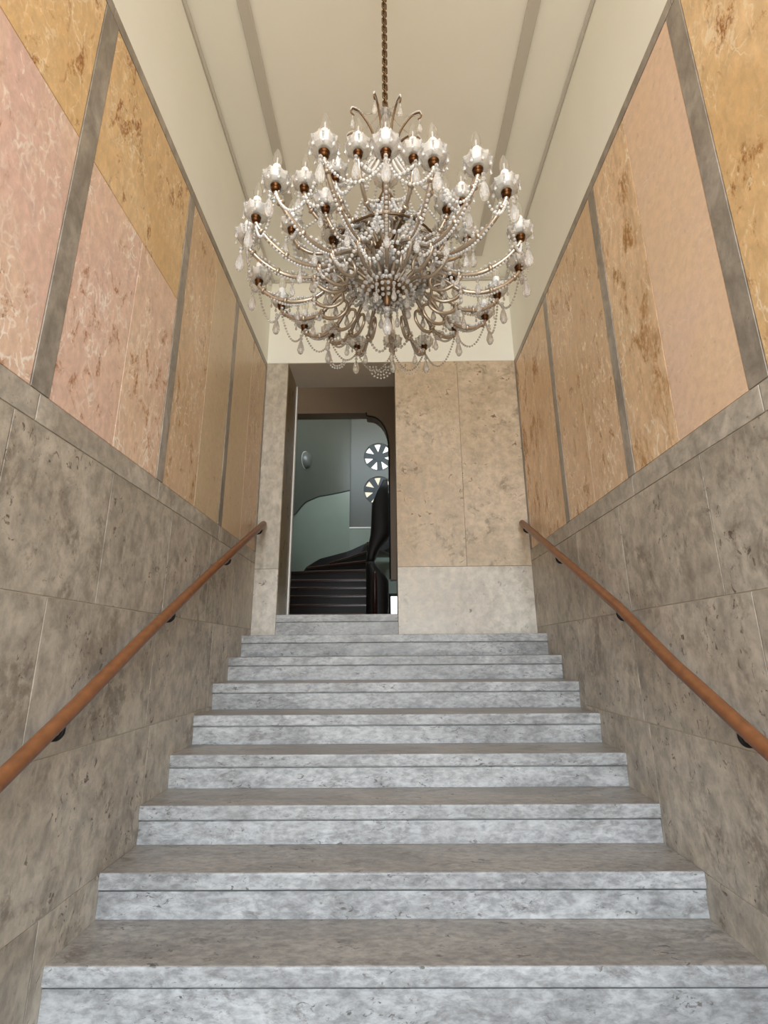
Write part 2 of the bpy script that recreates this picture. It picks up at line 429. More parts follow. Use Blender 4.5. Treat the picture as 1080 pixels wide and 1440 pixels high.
# ------------------------------------------------------------------ ceiling
CE = structure(boxo('ceiling', M['plaster'], (XL - .25, XR + .25, YB, YE + .4, ZC, ZC + .15)), 'flat ivory ceiling over the stairs', 'ceiling')
cx = (XL + XR) / 2
def frame_mesh(x0, x1, y0, y1, w, z0, z1, bev):
    bm = bmesh.new()
    box(bm, x0, x0 + w, y0, y1, z0, z1, bevel=bev); box(bm, x1 - w, x1, y0, y1, z0, z1, bevel=bev)
    box(bm, x0 + w, x1 - w, y1 - w, y1, z0, z1, bevel=bev); box(bm, x0 + w, x1 - w, y0, y0 + w, z0, z1, bevel=bev)
    return bm
structure(obj('trim_2', frame_mesh(cx - .885, cx + .885, YB + .2, YE - .33, .075, ZC - .022, ZC, .008), M['trim']),
          'broad grey moulding set as a frame on the ceiling', 'trim')
structure(obj('trim_3', frame_mesh(XL, XR, YB, YE, .024, ZC - .024, ZC, .008), M['trim']),
          'thin grey bead where ceiling and walls meet', 'trim')

# ------------------------------------------------------------------ floor, entrance
structure(boxo('floor', M['floor'], (XL - .25, XR + .25, YB, Y1 + .3, ZF - .15, ZF)), 'stone floor at the foot of the stairs', 'floor')

# ------------------------------------------------------------------ staircase
ST = thing('staircase', 'wide flight of worn pale grey limestone steps between the two clad walls', 'staircase', (cx, Y1, ZF))
def add_step(k):
    y = Y1 + k * G - Y1; z = Z1 + k * RISE - ZF
    hw = (XR - XL) / 2 - .001
    dep = G + .03 if k < 7 else (YE - Y1) - 7 * G - .001
    # tread slab: nosing edge rounded, front face pale, top in the darker worn and shaded copy
    bm = bmesh.new()
    box(bm, -hw, hw, y, y + dep, z - .061, z)
    es = [e for e in bm.edges if all(abs(v.co.y - y) < 1e-5 for v in e.verts) and abs(e.verts[0].co.x - e.verts[1].co.x) > .5]
    bmesh.ops.bevel(bm, geom=es, offset=.007, segments=3, affect='EDGES', profile=.5)
    bmesh.ops.recalc_face_normals(bm, faces=bm.faces[:])
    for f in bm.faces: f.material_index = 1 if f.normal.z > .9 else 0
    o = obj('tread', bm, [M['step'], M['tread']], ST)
    # riser slab with a moulded fillet under the nosing
    rb = bmesh.new()
    box(rb, -hw, hw, y + .010, y + .05, z - RISE + .001, z - .067)
    box(rb, -hw, hw, y + .022, y + .05, z - .067, z - .061)
    obj('riser', rb, M['step'], ST)
for k in range(8): add_step(k)
# solid masonry below the treads
bm = bmesh.new()
for k in range(8):
    y = k * G; z = Z1 + k * RISE - ZF
    box(bm, -1.199, 1.199, y + .05, (y + G + .05) if k < 7 else (YE - Y1 - .001), -.02 if k == 0 else 0, z - .062)
obj('stair_core', bm, M['grout'], ST)
# threshold step in the doorway
TH = thing('threshold_step', 'pale grey stone threshold step filling the foot of the doorway', 'step', ((DX0 + DX1) / 2, YE, LAND))
hw = (DX1 - DX0) / 2 - .001
bm = bmesh.new(); box(bm, -hw, hw, -.012, .47, ZD - LAND - .062, ZD - LAND, bevel=.005)
obj('tread', bm, M['step'], TH)
bm = bmesh.new(); box(bm, -hw, hw, .0, .06, .0, ZD - LAND - .064); obj('riser', bm, M['step'], TH)

# ------------------------------------------------------------------ handrails
def handrail(side, label, pts, brk):
    s = 1 if side == 'left' else -1
    xw = XL if side == 'left' else XR
    x = xw + s * .075
    t = thing('handrail', label, 'handrail', (x, 2.9, .4), 'wooden handrails along the stairs')
    o = Vector((x, 2.9, .4))
    ps = [Vector((x, y, z)) - o for y, z in pts]
    bm = bmesh.new(); n = len(ps)
    d0 = (ps[0] - ps[1]).normalized(); d1 = (ps[-1] - ps[-2]).normalized()
    full = ps + [ps[-1] + d1 * .012, ps[-1] + d1 * .020]
    tube(bm, full, [.0265] * n + [.022, .012], 20)
    obj('rail', bm, M['wood'], t, smooth=True)
    def zat(y):
        for (a, b), (c, d) in zip(pts[:-1], pts[1:]):
            if a <= y <= c: return b + (d - b) * (y - a) / (c - a)
        return pts[-1][1]
    for y in brk:
        z = zat(y)
        p = Vector((x, y, z)) - o
        path = spline([p + Vector((0, 0, -.02)), p + Vector((0, 0, -.05)), p + Vector((-s * .012, 0, -.066)),
                       p + Vector((-s * .03, 0, -.070)), p + Vector((-s * .074, 0, -.070))], 4)
        bm = bmesh.new(); tube(bm, path, .0082, 8)
        b = obj('bracket', bm, M['iron'], t, smooth=True)
        bm = bmesh.new(); lathe(bm, [(.021, 0), (.021, .004), (.012, .008)], 14)
        bmesh.ops.rotate(bm, verts=bm.verts[:], cent=(0, 0, 0), matrix=Matrix.Rotation(s * PI / 2, 3, 'Y'))
        bmesh.ops.translate(bm, verts=bm.verts[:], vec=p + Vector((-s * .074, 0, -.070)))
        obj('wall_plate', bm, M['iron'], b)
    return t
RP = [(.55, -.86), (1.574, -.322), (1.838, -.182), (2.288, .070), (3.113, .507), (4.255, 1.085)]
handrail('left', 'round brown wooden handrail fixed to the left wall on black brackets', RP, (.95, 1.80, 2.585, 3.41, 4.19))
RP2 = [(.55, -.88), (1.76, -.268), (2.156, -.059), (2.60, .213), (3.24, .544), (4.25, 1.07)]
handrail('right', 'round brown wooden handrail fixed to the right wall on black brackets', RP2, (.95, 1.82, 2.61, 3.45, 4.20))

# ------------------------------------------------------------------ hall beyond the doorway
HL, HR, HA = -2.6, 2.4, 7.2
structure(boxo('floor', M['floor'], (HL, HR, YD, 11.2, ZD - .25, ZD - .03)), 'floor of the hall beyond the doorway', 'floor')
structure(boxo('ceiling', M['soffit'], (HL, HR, YD, HA + .3, 4.4, 4.5)), 'ceiling of the hall beyond the doorway', 'ceiling')
structure(boxo('wall_left', M['hallpaint'], (HL - .1, HL, YD, HA, ZD - .03, 4.4)), 'left wall of the hall beyond the doorway', 'wall')
structure(boxo('wall_right', M['hallpaint'], (HR, HR + .1, YD, HA, ZD - .03, 4.4)), 'right wall of the hall beyond the doorway', 'wall')
bm = bmesh.new()
box(bm, HL, XL - .25, YD - .02, YD, ZD - .03, 4.4); box(bm, XR + .25, HR, YD - .02, YD, ZD - .03, 4.4)
box(bm, XL - .25, XR + .25, YD - .02, YD, ZC + .1, 4.4)
structure(obj('wall_front', bm, M['hallpaint']), 'hall side of the doorway wall', 'wall')
# wall with the arched opening: outline extruded
AX0, AX1, AZ = -1.75, 0.012, 3.618
outline = []
arc = [(-.338, AZ), (-.335, AZ - .05), (-.29, AZ - .062)]
for i in range(1, 11):
    a = PI / 2 * (1 - i / 10)
    arc.append((-.29 + .29 * math.cos(a) + .0, AZ - .062 - .46 + .46 * math.sin(a)))
arc = arc[:-1] + [(AX1 - .008, AZ - .52), (AX1, 2.9)]
def prism(bm, poly, y0, y1):
    A = [bm.verts.new((x, y0, z)) for x, z in poly]; B = [bm.verts.new((x, y1, z)) for x, z in poly]
    bm.faces.new(A); bm.faces.new(B[::-1])
    n = len(poly)
    for i in range(n): bm.faces.new((A[i], B[i], B[(i + 1) % n], A[(i + 1) % n]))
bm = bmesh.new()
LZ0, LZ1 = .50, .775               # low bright opening behind the stair foot
box(bm, HL, AX0, HA, HA + .22, ZD - .03, 4.4)
right = [(AX1, .96), (AX1, 2.9)] + [] 
top = [(AX0, 4.4), (AX0, AZ)] + arc + [(HR, 2.9), (HR, 4.4)]
prism(bm, top, HA, HA + .22)
box(bm, AX1, HR, HA, HA + .22, 1.0, 2.9)
box(bm, .30, HR, HA, HA + .22, ZD - .03, 1.0)
WA = structure(obj('wall_middle', bm, M['hallpaint']), 'brown grey wall with a round-cornered opening to the spiral stair', 'wall')
bm = bmesh.new()
a2 = [Vector((x, HA - .004, z)) for x, z in arc + [(AX1, 1.0)]]
tube(bm, a2, .013, 6)
structure(obj('trim_4', bm, M['line']), 'dark edge around the round-cornered opening', 'trim')

# stairwell: curved wall, teal below a climbing line, grey green above
CXc, CYc, RC = -.2, 9.0, 1.7
def dado_z(a):
    # a: 0 at the left end (facing -x), PI/2 at the back
    k = [(-.9, 1.95), (-.2, 2.25), (.29, 2.614), (.50, 2.951), (.72, 3.166), (1.18, 3.441), (1.6, 3.62), (2.4, 4.1)]
    for (a0, z0), (a1, z1) in zip(k[:-1], k[1:]):
        if a <= a1: return z0 + (z1 - z0) * (a - a0) / (a1 - a0)
    return k[-1][1]
def cyl_pt(a, r=RC):
    if a < 0: return CXc - r, CYc + RC * a          # straight flank before the curve
    return CXc - r * math.cos(a), CYc + r * math.sin(a)
def curved(a0, a1, n, zlo, zhi, t=.12):
    bm = bmesh.new(); prev = None
    for i in range(n + 1):
        a = a0 + (a1 - a0) * i / n
        x, y = cyl_pt(a); xo, yo = cyl_pt(a, RC + t)
        zl = zlo(a) if callable(zlo) else zlo; zh = zhi(a) if callable(zhi) else zhi
        q = [bm.verts.new(c) for c in ((x, y, zl), (x, y, zh), (xo, yo, zh), (xo, yo, zl))]
        if prev:
            for k in range(4): bm.faces.new((prev[k], prev[(k + 1) % 4], q[(k + 1) % 4], q[k]))
        else: bm.faces.new(q)
        prev = q
    bm.faces.new(prev[::-1]); return bm
A_END = 1.175
SW = structure(obj('wall_stairwell', curved(-.93, A_END, 48, ZD - .03, dado_z), M['teal'], smooth=False), 'curved stairwell wall with teal lower half', 'wall')
obj('upper_wall', curved(-.93, A_END, 48, lambda a: dado_z(a), 5.6), M['greygreen'], SW)
bm = bmesh.new()
tube(bm, [Vector((*cyl_pt(-.93 + (A_END + .93) * i / 48, RC - .004), dado_z(-.93 + (A_END + .93) * i / 48))) for i in range(49)], .014, 6)
obj('dado_line', bm, M['line'], SW)
for o in [SW] + list(SW.children):
    if o.name.startswith('dado'): continue
# back wall of the stairwell with recessed niche for two rosette windows
xe, ye = cyl_pt(A_END)
YW = 10.66
ROS = [(-.217, 4.262), (-.219, 3.46)]
RR = .335
def holed_wall(x0, x1, z0, z1, y0, y1, holes, r, n=32):
    bm = bmesh.new()
    zs = [z0] + sorted([(holes[0][1] + holes[1][1]) / 2]) + [z1]
    hs = sorted(holes, key=lambda h: h[1])
    for (za, zb), (hx, hz) in zip(zip(zs[:-1], zs[1:]), hs):
        ring = []; outer = []
        for k in range(n):
            a = 2 * PI * k / n; c, s_ = math.cos(a), math.sin(a)
            ring.append((hx + r * c, hz + r * s_))
            ts = []
            if c > 1e-6: ts.append((x1 - hx) / c)
            if c < -1e-6: ts.append((x0 - hx) / c)
            if s_ > 1e-6: ts.append((zb - hz) / s_)
            if s_ < -1e-6: ts.append((za - hz) / s_)
            t = min(ts); outer.append((hx + t * c, hz + t * s_))
        for y in (y0, y1):
            R_ = [bm.verts.new((x, y, z)) for x, z in ring]; O_ = [bm.verts.new((x, y, z)) for x, z in outer]
            for k in range(n): bm.faces.new((R_[k], R_[(k + 1) % n], O_[(k + 1) % n], O_[k]))
            # corners
            for (xc, zc_) in ((x0, za), (x0, zb), (x1, za), (x1, zb)):
                ang = math.atan2(zc_ - hz, xc - hx) % (2 * PI)
                k = int(ang / (2 * PI) * n) % n
                v = bm.verts.new((xc, y, zc_))
                try: bm.faces.new((O_[k], v, O_[(k + 1) % n]))
                except ValueError: pass
            if y == y0: R0 = R_
            else:
                for k in range(n): bm.faces.new((R0[k], R0[(k + 1) % n], R_[(k + 1) % n], R_[k]))
    return bm
WR = structure(obj('wall_niche', holed_wall(-.87, 1.7, 2.61, 5.6, YW, YW + .14, ROS, RR), M['greypanel']), 'grey niche wall behind the spiral stair with two round windows', 'wall')
boxo('niche_sill', M['soffit'], (-.87, 1.7, YW - .07, YW + .14, 2.575, 2.612), WR, bevel=.006)
boxo('lower_wall', M['teal'], (-.87, 1.7, YW - .06, YW + .14, ZD - .03, 2.575), WR)
boxo('niche_edge', M['greygreen'], (-.90, -.868, YW - .08, YW + .14, 2.61, 5.6), WR)
structure(boxo('ceiling', M['soffit'], (HL, HR, HA + .22, 11.2, 5.6, 5.7)), 'ceiling of the stairwell', 'ceiling')
structure(boxo('wall_side', M['teal'], (1.7, 1.8, HA + .22, 10.8, ZD - .03, 5.6)), 'right wall of the stairwell', 'wall')
def rosette(n, x, z, mat, lab):
    t = bpy.data.objects.new('window_%d' % n, None); COL.objects.link(t); t.location = (x, YW + .03, z)
    structure(t, lab, 'window')
    bm = bmesh.new(); tube(bm, [(RR * .97 * math.cos(2 * PI * k / 32), 0, RR * .97 * math.sin(2 * PI * k / 32)) for k in range(32)], .02, 6, closed=True)
    obj('window_frame', bm, M['greypanel'], t)
    bm = bmesh.new()
    hub = [(.115 * math.cos(2 * PI * k / 8), .115 * math.sin(2 * PI * k / 8)) for k in range(8)]
    prism(bm, hub, -.03, .03)
    for k in range(7):
        a = 2 * PI * (k + .35) / 7
        c, s_ = math.cos(a), math.sin(a); w0, w1 = .050, .066
        q = [(.10 * c - w0 * -s_, .10 * s_ - w0 * c), (.10 * c + w0 * -s_, .10 * s_ + w0 * c), (.325 * c + w1 * -s_, .325 * s_ + w1 * c), (.325 * c - w1 * -s_, .325 * s_ - w1 * c)]
        prism(bm, q, -.022, .022)
    obj('spoke_wheel', bm, M['line'], t)
    bm = bmesh.new(); prism(bm, [(RR * .99 * math.cos(2 * PI * k / 32), RR * .99 * math.sin(2 * PI * k / 32)) for k in range(32)], .05, .06)
    obj('pane', bm, mat, t)
rosette(1, *ROS[0], M['pane'], 'upper round rosette window with dark wheel spokes')
rosette(2, *ROS[1], M['paney'], 'lower round rosette window partly behind the dark balustrade')
t = bpy.data.objects.new('window_3', None); COL.objects.link(t); t.location = (.17, YW - .1, .9)
structure(t, 'small bright low window seen right of the spiral stair foot', 'window')
bm = bmesh.new(); box(bm, -.145, .75, .0, .02, -.5, .21); obj('pane', bm, M['pane'], t)
bm = bmesh.new(); box(bm, -.20, -.145, -.02, .03, -.5, .25); box(bm, -.20, .80, -.02, .03, .21, .27); box(bm, .75, .80, -.02, .03, -.5, .21)
obj('window_frame', bm, M['line'], t)

# oval domed disc set on the curved wall
la = .47
lx, ly = cyl_pt(la, RC - .004)
LP = thing('wall_lamp', 'dull grey oval disc on the curved stairwell wall', 'lamp', (lx, ly, 3.84))
bm = bmesh.new(); lathe(bm, [(.19, 0), (.185, .03), (.15, .075), (.08, .10), (.02, .108)], 24)
bmesh.ops.rotate(bm, verts=bm.verts[:], cent=(0, 0, 0), matrix=Matrix.Rotation(PI / 2, 3, 'Y'))
for v in bm.verts: v.co.y *= .75
bmesh.ops.rotate(bm, verts=bm.verts[:], cent=(0, 0, 0), matrix=Matrix.Rotation(-la, 3, 'Z'))
obj('oval_dome', bm, M['ovalgrey'], LP, smooth=True)
bm = bmesh.new(); lathe(bm, [(.2, -.003), (.2, .012)], 24)
bmesh.ops.rotate(bm, verts=bm.verts[:], cent=(0, 0, 0), matrix=Matrix.Rotation(PI / 2, 3, 'Y'))
for v in bm.verts: v.co.y *= .75
bmesh.ops.rotate(bm, verts=bm.verts[:], cent=(0, 0, 0), matrix=Matrix.Rotation(-la, 3, 'Z'))
obj('base_plate', bm, M['trim'], LP)

# spiral stair
SP = thing('spiral_staircase', 'dark wooden spiral stair winding up beyond the doorway', 'staircase', (-.9, 8.0, ZD - .03))
SO = Vector((-.9, 8.0, ZD - .03))
PV = Vector((-.40, 9.05))
def stair_left(y):      # left end on the curved wall
    if y < CYc - .35: return CXc - RC + .05
    d = RC * RC - (y + .05 - CYc) ** 2
    return CXc - math.sqrt(max(d, .04)) + .05
prevz = ZD - .03
for k in range(10):
    z = .405 + .172 * k
    if k < 6:
        y = 7.67 + .28 * k
        fr = [(stair_left(y), y), (-.38, y)]
        y2 = y + .31
        bk = [(-.38, y2), (stair_left(y2), y2)]
        mids = []
    else:
        a0 = math.radians(6 + 25 * (k - 6)); a1 = math.radians(6 + 25 * (k - 6) + 27)
        def wall_hit(a):
            dx, dy = -math.cos(a), math.sin(a)
            ox, oy = PV.x - CXc, PV.y - CYc
            b_ = 2 * (ox * dx + oy * dy); c_ = ox * ox + oy * oy - (RC - .07) ** 2
            t_ = (-b_ + math.sqrt(b_ * b_ - 4 * c_)) / 2
            return (PV.x + dx * t_, min(PV.y + dy * t_, YW - .17))
        fr = [wall_hit(a0), (PV.x - .03 * math.cos(a0), PV.y + .03 * math.sin(a0))]
        bk = [(PV.x - .03 * math.cos(a1), PV.y + .03 * math.sin(a1)), wall_hit(a1)]
    poly = fr + bk
    bm = bmesh.new()
    A = [bm.verts.new(Vector((x, y, z)) - SO) for x, y in poly]; B = [bm.verts.new(Vector((x, y, z - .035)) - SO) for x, y in poly]
    bm.faces.new(A); bm.faces.new(B[::-1])
    for i in range(4): bm.faces.new((A[i], B[i], B[(i + 1) % 4], A[(i + 1) % 4]))
    tr = obj('tread', bm, M['redwood'], SP)
    # paler line along the front edge
    bm = bmesh.new(); f0 = Vector((*fr[0], z - .004)) - SO; f1 = Vector((*fr[1], z - .004)) - SO
    tube(bm, [f0, f1], .007, 6); obj('tread_edge', bm, M['edge'], tr)
    # riser
    bm = bmesh.new()
    n_ = Vector((0, .02, 0))
    p = [Vector((*fr[0], z - .035)) - SO + n_, Vector((*fr[1], z - .035)) - SO + n_]
    q = [a - Vector((0, 0, .14)) for a in p]
    vs = [bm.verts.new(c) for c in (q[0], q[1], p[1], p[0])]; vb = [bm.verts.new(c + Vector((0, .02, 0))) for c in (q[0], q[1], p[1], p[0])]
    bm.faces.new(vs); bm.faces.new(vb[::-1])
    for i in range(4): bm.faces.new((vs[i], vb[i], vb[(i + 1) % 4], vs[(i + 1) % 4]))
    obj('riser', bm, M['darkwood'], SP)
# wall string
def string_z(a):
    k = [(-.95, .35), (-.5, .45), (.0, .80), (.28, 1.06), (.55, 1.564), (.76, 1.773), (1.165, 1.999), (1.4, 2.172), (1.9, 2.5)]
    for (a0, z0), (a1, z1) in zip(k[:-1], k[1:]):
        if a <= a1: return z0 + (z1 - z0) * (a - a0) / (a1 - a0)
    return k[-1][1]
bm = bmesh.new(); prev = None
for i in range(41):
    a = -.9 + 2.9 * i / 40
    zt = string_z(a) + .07
    q = []
    for r_, z in ((RC - .012, zt), (RC - .045, zt), (RC - .045, zt - .32), (RC - .012, zt - .32)):
        x, y = cyl_pt(a, r_); q.append(bm.verts.new(Vector((x, min(y, YW - .10 - (RC - .012 - r_)), max(z, ZD - .02))) - SO))
    if prev:
        for k in range(4): bm.faces.new((prev[k], prev[(k + 1) % 4], q[(k + 1) % 4], q[k]))
    else: bm.faces.new(q)
    prev = q
bm.faces.new(prev[::-1]); obj('wall_string', bm, M['darkwood'], SP)
# curved solid balustrade around the eye of the stair, lofted from its measured outline
rows = [(2.84, -.10, -.012), (2.657, -.202, .0), (2.434, -.291, .008), (1.995, -.307, .018), (1.90, -.315, .02), (1.80, -.335, -.05),
        (1.689, -.354, -.135), (1.60, -.365, -.19), (1.508, -.375, -.225), (1.42, -.383, -.24)]
def loft(rows, yc, dep, n=20, bend=.0):
    bm = bmesh.new(); prev = None
    for (z, a, b) in rows:
        c = (a + b) / 2; h = (b - a) / 2
        q = [bm.verts.new(Vector((c + h * math.copysign(abs(math.cos(2 * PI * k / n)) ** .6, math.cos(2 * PI * k / n)),
                                  yc + bend * (z - 1.4) + dep * math.sin(2 * PI * k / n), z)) - SO) for k in range(n)]
        if prev:
            for k in range(n): bm.faces.new((prev[k], prev[(k + 1) % n], q[(k + 1) % n], q[k]))
        else: bm.faces.new(q[::-1])
        prev = q
    bm.faces.new(prev); return bm
obj('balustrade', loft(rows, 8.3, .16), M['darkwood'], SP, smooth=True)
rows = [(1.43, -.384, -.244), (1.35, -.384, -.20), (1.27, -.383, -.118), (1.20, -.383, -.06), (1.122, -.383, -.017), (1.0, -.382, -.012), (.5, -.382, -.02), (ZD - .03, -.382, -.02)]
obj('newel_casing', loft(rows, 8.3, .17), M['darkwood'], SP, smooth=True)
bm = bmesh.new(); lathe(bm, [(.038, ZD - .03), (.038, 1.0), (.03, 1.18), (.012, 1.27)], 16, (-.235, 8.10, 0))
bmesh.ops.translate(bm, verts=bm.verts[:], vec=-SO); obj('newel_post', bm, M['redwood'], SP, smooth=True)

# ------------------------------------------------------------------ chandelier
CX, CY = .002, 1.75
CH = thing('chandelier', 'large crystal chandelier with many curved arms and candle lights hanging over the stairs', 'chandelier', (CX, CY, ZC))
C0 = Vector((CX, CY, ZC))
def cp(x, y, z): return Vector((x, y, z - ZC))       # chandelier-local, z is world height
# stem and hub
bm = bmesh.new()
lathe(bm, [(.004, 1.352), (.012, 1.36), (.016, 1.385), (.022, 1.40), (.062, 1.415), (.066, 1.432), (.05, 1.455), (.030, 1.47), (.024, 1.52), (.036, 1.56),
           (.066, 1.60), (.068, 1.63), (.040, 1.66), (.024, 1.70), (.022, 1.78), (.034, 1.82), (.05, 1.86), (.034, 1.90), (.018, 1.94), (.016, 2.06),
           (.024, 2.10), (.045, 2.14), (.05, 2.165), (.026, 2.19), (.012, 2.22), (.011, 2.40), (.018, 2.42), (.008, 2.45)], 20, cp(0, 0, 0))
obj('stem', bm, M['bronze'], CH, smooth=True)
# cut glass bowls threaded on the stem
for zc_, r_ in ((1.53, .085), (1.77, .075), (2.0, .06)):
    bm = bmesh.new()
    lathe(bm, [(.026, zc_ - .02), (r_ * .6, zc_ - .012), (r_ * .92, zc_ + .012), (r_, zc_ + .035), (r_ * .9, zc_ + .03), (.026, zc_ + .0)], 24, cp(0, 0, 0), scallop=.10, lobes=12)
    obj('glass_bowl', bm, M['pan'], CH)
# ring of stars / rosettes around the hub
bm = bmesh.new()
for rr, zz, nn, br in ((.03, 1.392, 8, .0085), (.055, 1.396, 15, .0085), (.082, 1.402, 22, .0088), (.108, 1.41, 26, .0088), (.10, 1.432, 24, .0085)):
    for k in range(nn):
        a = 2 * PI * (k + rr * 9) / nn
        bead(bm, cp(rr * math.cos(a), rr * math.sin(a), zz), br)
obj('bead_ring', bm, M['bead'], CH)
bm = bmesh.new(); bead(bm, cp(0, 0, 1.338), .014, 2); drop(bm, cp(0, 0, 1.325), .042, .085, 10)
obj('crystal_finial', bm, M['crystal'], CH)

# shared meshes of one light
bm = bmesh.new()
lathe(bm, [(.008, -.012), (.014, -.006), (.0165, 0), (.0125, .005), (.0175, .009), (.019, .014), (.013, .018), (.013, .024)], 16); socket = bm
def mesh_of(bm, mat, smooth=False):
    bmesh.ops.recalc_face_normals(bm, faces=bm.faces[:])
    me = bpy.data.meshes.new('part'); bm.to_mesh(me); bm.free(); me.materials.append(mat)
    if smooth:
        for p in me.polygons: p.use_smooth = True
    return me
me_socket = mesh_of(socket, M['brass'], True)
bm = bmesh.new()
pr = [(.013, .011), (.027, .012), (.039, .020), (.046, .033), (.0475, .047), (.044, .047), (.0425, .035), (.036, .025), (.023, .018), (.0135, .017)]
rings = []
for i, (r_, z) in enumerate(pr):
    ring = []
    up = max(0, (z - .018) / .024)
    for k in range(40):
        a = 2 * PI * k / 40; f = math.cos(10 * a) + .35 * math.cos(20 * a)
        ring.append(bm.verts.new((r_ * (1 + .035 * (.6 + up) * f) * math.cos(a), r_ * (1 + .035 * (.6 + up) * f) * math.sin(a), z + .001 * up * f)))
    rings.append(ring)
for i in range(len(rings) - 1):
    for k in range(40): bm.faces.new((rings[i][k], rings[i][(k + 1) % 40], rings[i + 1][(k + 1) % 40], rings[i + 1][k]))
for k in range(40): bm.faces.new((rings[-1][k], rings[-1][(k + 1) % 40], rings[0][(k + 1) % 40], rings[0][k]))
me_pan = mesh_of(bm, M['pan'])
bm = bmesh.new(); lathe(bm, [(.0125, .02), (.0145, .03), (.0155, .092), (.014, .098), (.010, .10)], 16); me_sleeve = mesh_of(bm, M['sleeve'], True)
bm = bmesh.new(); lathe(bm, [(.010, .098), (.0125, .108), (.017, .122), (.017, .132), (.013, .150), (.007, .166), (.001, .176)], 14); me_bulb = mesh_of(bm, M['bulb'], True)
bm = bmesh.new(); tube(bm, [(0, 0, .10), (0, 0, .135)], .0025, 6); me_fil = mesh_of(bm, M['sleeve'])
# fringe: bead and drop under the rim of the pan
bm = bmesh.new()
def rim_drop(bm, p):
    p = Vector(p)
    bead(bm, p, .0048); bead(bm, p - Vector((0, 0, .010)), .0045)
    drop(bm, p - Vector((0, 0, .014)), .011, .022, 6)
rim_drop(bm, (0, 0, 0))
me_drop = mesh_of(bm, M['crystal'])
FAR = []
bm = bmesh.new(); bead(bm, (0, 0, -.018), .008); drop(bm, (0, 0, -.026), .034, .078, 8); me_big = mesh_of(bm, M['crystal'])
bm = bmesh.new(); bead(bm, (0, 0, -.014), .006); drop(bm, (0, 0, -.020), .024, .052, 8); me_small = mesh_of(bm, M['crystal'])
def place(name, me, parent, loc, rz=0):
    o = bpy.data.objects.new(name, me); COL.objects.link(o); o.parent = parent; o.location = loc; o.rotation_euler = (0, 0, rz); return o

def make_arm(phi, R, H, kind):
    """phi: 0 towards the entrance, grows to the right"""
    a = math.radians(phi) - PI / 2                    # direction in plan
    d = Vector((math.cos(a), math.sin(a), 0))
    if kind == 'outer':
        keys = [(.05, 1.43), (.10, 1.475), (.17, 1.505), (.235, 1.465), (.30, 1.412), (R - .155, 1.398), (R - .07, H - .075), (R - .015, H - .030), (R, H - .008)]
        rad = .0086
    elif kind == 'upper':
        keys = [(.05, 1.615), (.10, 1.66), (.15, 1.66), (.20, 1.62), (R - .10, H - .105), (R - .035, H - .075), (R, H - .008)]
        rad = .0078
    else:
        keys = [(.05, 1.60), (.09, 1.635), (R * .55, 1.575), (R * .8, H - .075), (R - .01, H - .03), (R, H - .008)]
        rad = .0068
    root = d * R + Vector((0, 0, H - ZC))
    P = spline([d * r_ + Vector((0, 0, z - ZC)) - root for r_, z in keys], 5)
    bm = bmesh.new(); tube(bm, P, rad, 8)
    # collars of glass on the arm
    n = len(P)
    for f in (.28, .5, .68, .86):
        i = int(f * (n - 1)); t = (P[i + 1] - P[i - 1]).normalized()
        tube(bm, [P[i] - t * .008, P[i] - t * .003, P[i] + t * .003, P[i] + t * .008], [rad * 1.1, rad * 1.7, rad * 1.7, rad * 1.1], 8)
    # a scroll at the inner end
    c = P[n // 3]
    for f in bm.faces: f.smooth = True
    arm = obj('arm', bm, M['gilt'], CH); arm.location = root
    place('brass_collar', me_socket, arm, (0, 0, 0)); place('drip_pan', me_pan, arm, (0, 0, 0), phi)
    place('candle_sleeve', me_sleeve, arm, (0, 0, 0))
    b = place('bulb', me_bulb, arm, (0, 0, 0)); place('filament', me_fil, arm, (0, 0, 0))
    front = kind == 'outer' and abs(phi) < 72 or kind == 'upper' and abs(phi) < 20
    for k in range(8):
        q = PI / 4 * (k + .5) + a
        v = Vector((.045 * math.cos(q), .045 * math.sin(q), .042))
        if front: place('crystal_drop', me_drop, arm, v)
        else: FAR.append(root + v)
    place('crystal_pendant', me_big if kind != 'inner' else me_small, arm, d * .022 + Vector((0, 0, -.012)))
    if kind == 'outer': place('crystal_pendant', me_small, arm, P[int(.62 * (n - 1))] - Vector((0, 0, rad)))
    if kind == 'outer':
        place('crystal_pendant', me_small, arm, P[int(.38 * (n - 1))] - Vector((0, 0, rad)))
    if kind == 'outer':
        K = [(.31, 1.408), (.275, 1.375), (.225, 1.365), (.185, 1.39), (.185, 1.43), (.215, 1.447), (.238, 1.43), (.232, 1.41)]
        Q = spline([d * r_ + Vector((0, 0, z - ZC)) - root for r_, z in K], 4)
        bm = bmesh.new(); tube(bm, Q, [.0085 - .004 * i / len(Q) for i in range(len(Q))], 7)
        obj('scroll', bm, M['gilt'], arm, smooth=True)
    # beads strung above the arm
    bm = bmesh.new(); acc = 0; step = .0165
    j0 = int(.3 * n)
    for i in range(j0, n - 2):
        seg = (P[i + 1] - P[i]).length; acc += seg
        while acc > step:
            acc -= step
            side = d.cross(Vector((0, 0, 1))) * (.008 * math.sin(i))
            bead(bm, P[i] + Vector((0, 0, rad + .005)) + side, .0078)
    obj('bead_strand', bm, M['bead'], arm)
    # a strand looped below the arm
    A, B = P[int(.42 * (n - 1))], P[n - 2]
    bm = bmesh.new(); m = int((B - A).length * 1.25 / .0145)
    for i in range(m + 1):
        t = i / m; bead(bm, A.lerp(B, t) - Vector((0, 0, (.085 if kind == 'outer' else .06) * (1 - (2 * t - 1) ** 2) + .004)), .0062)
    obj('looped_strand', bm, M['bead'] if abs(phi) < 100 else M['dimbead'], arm)
    return root, [p + root for p in P]

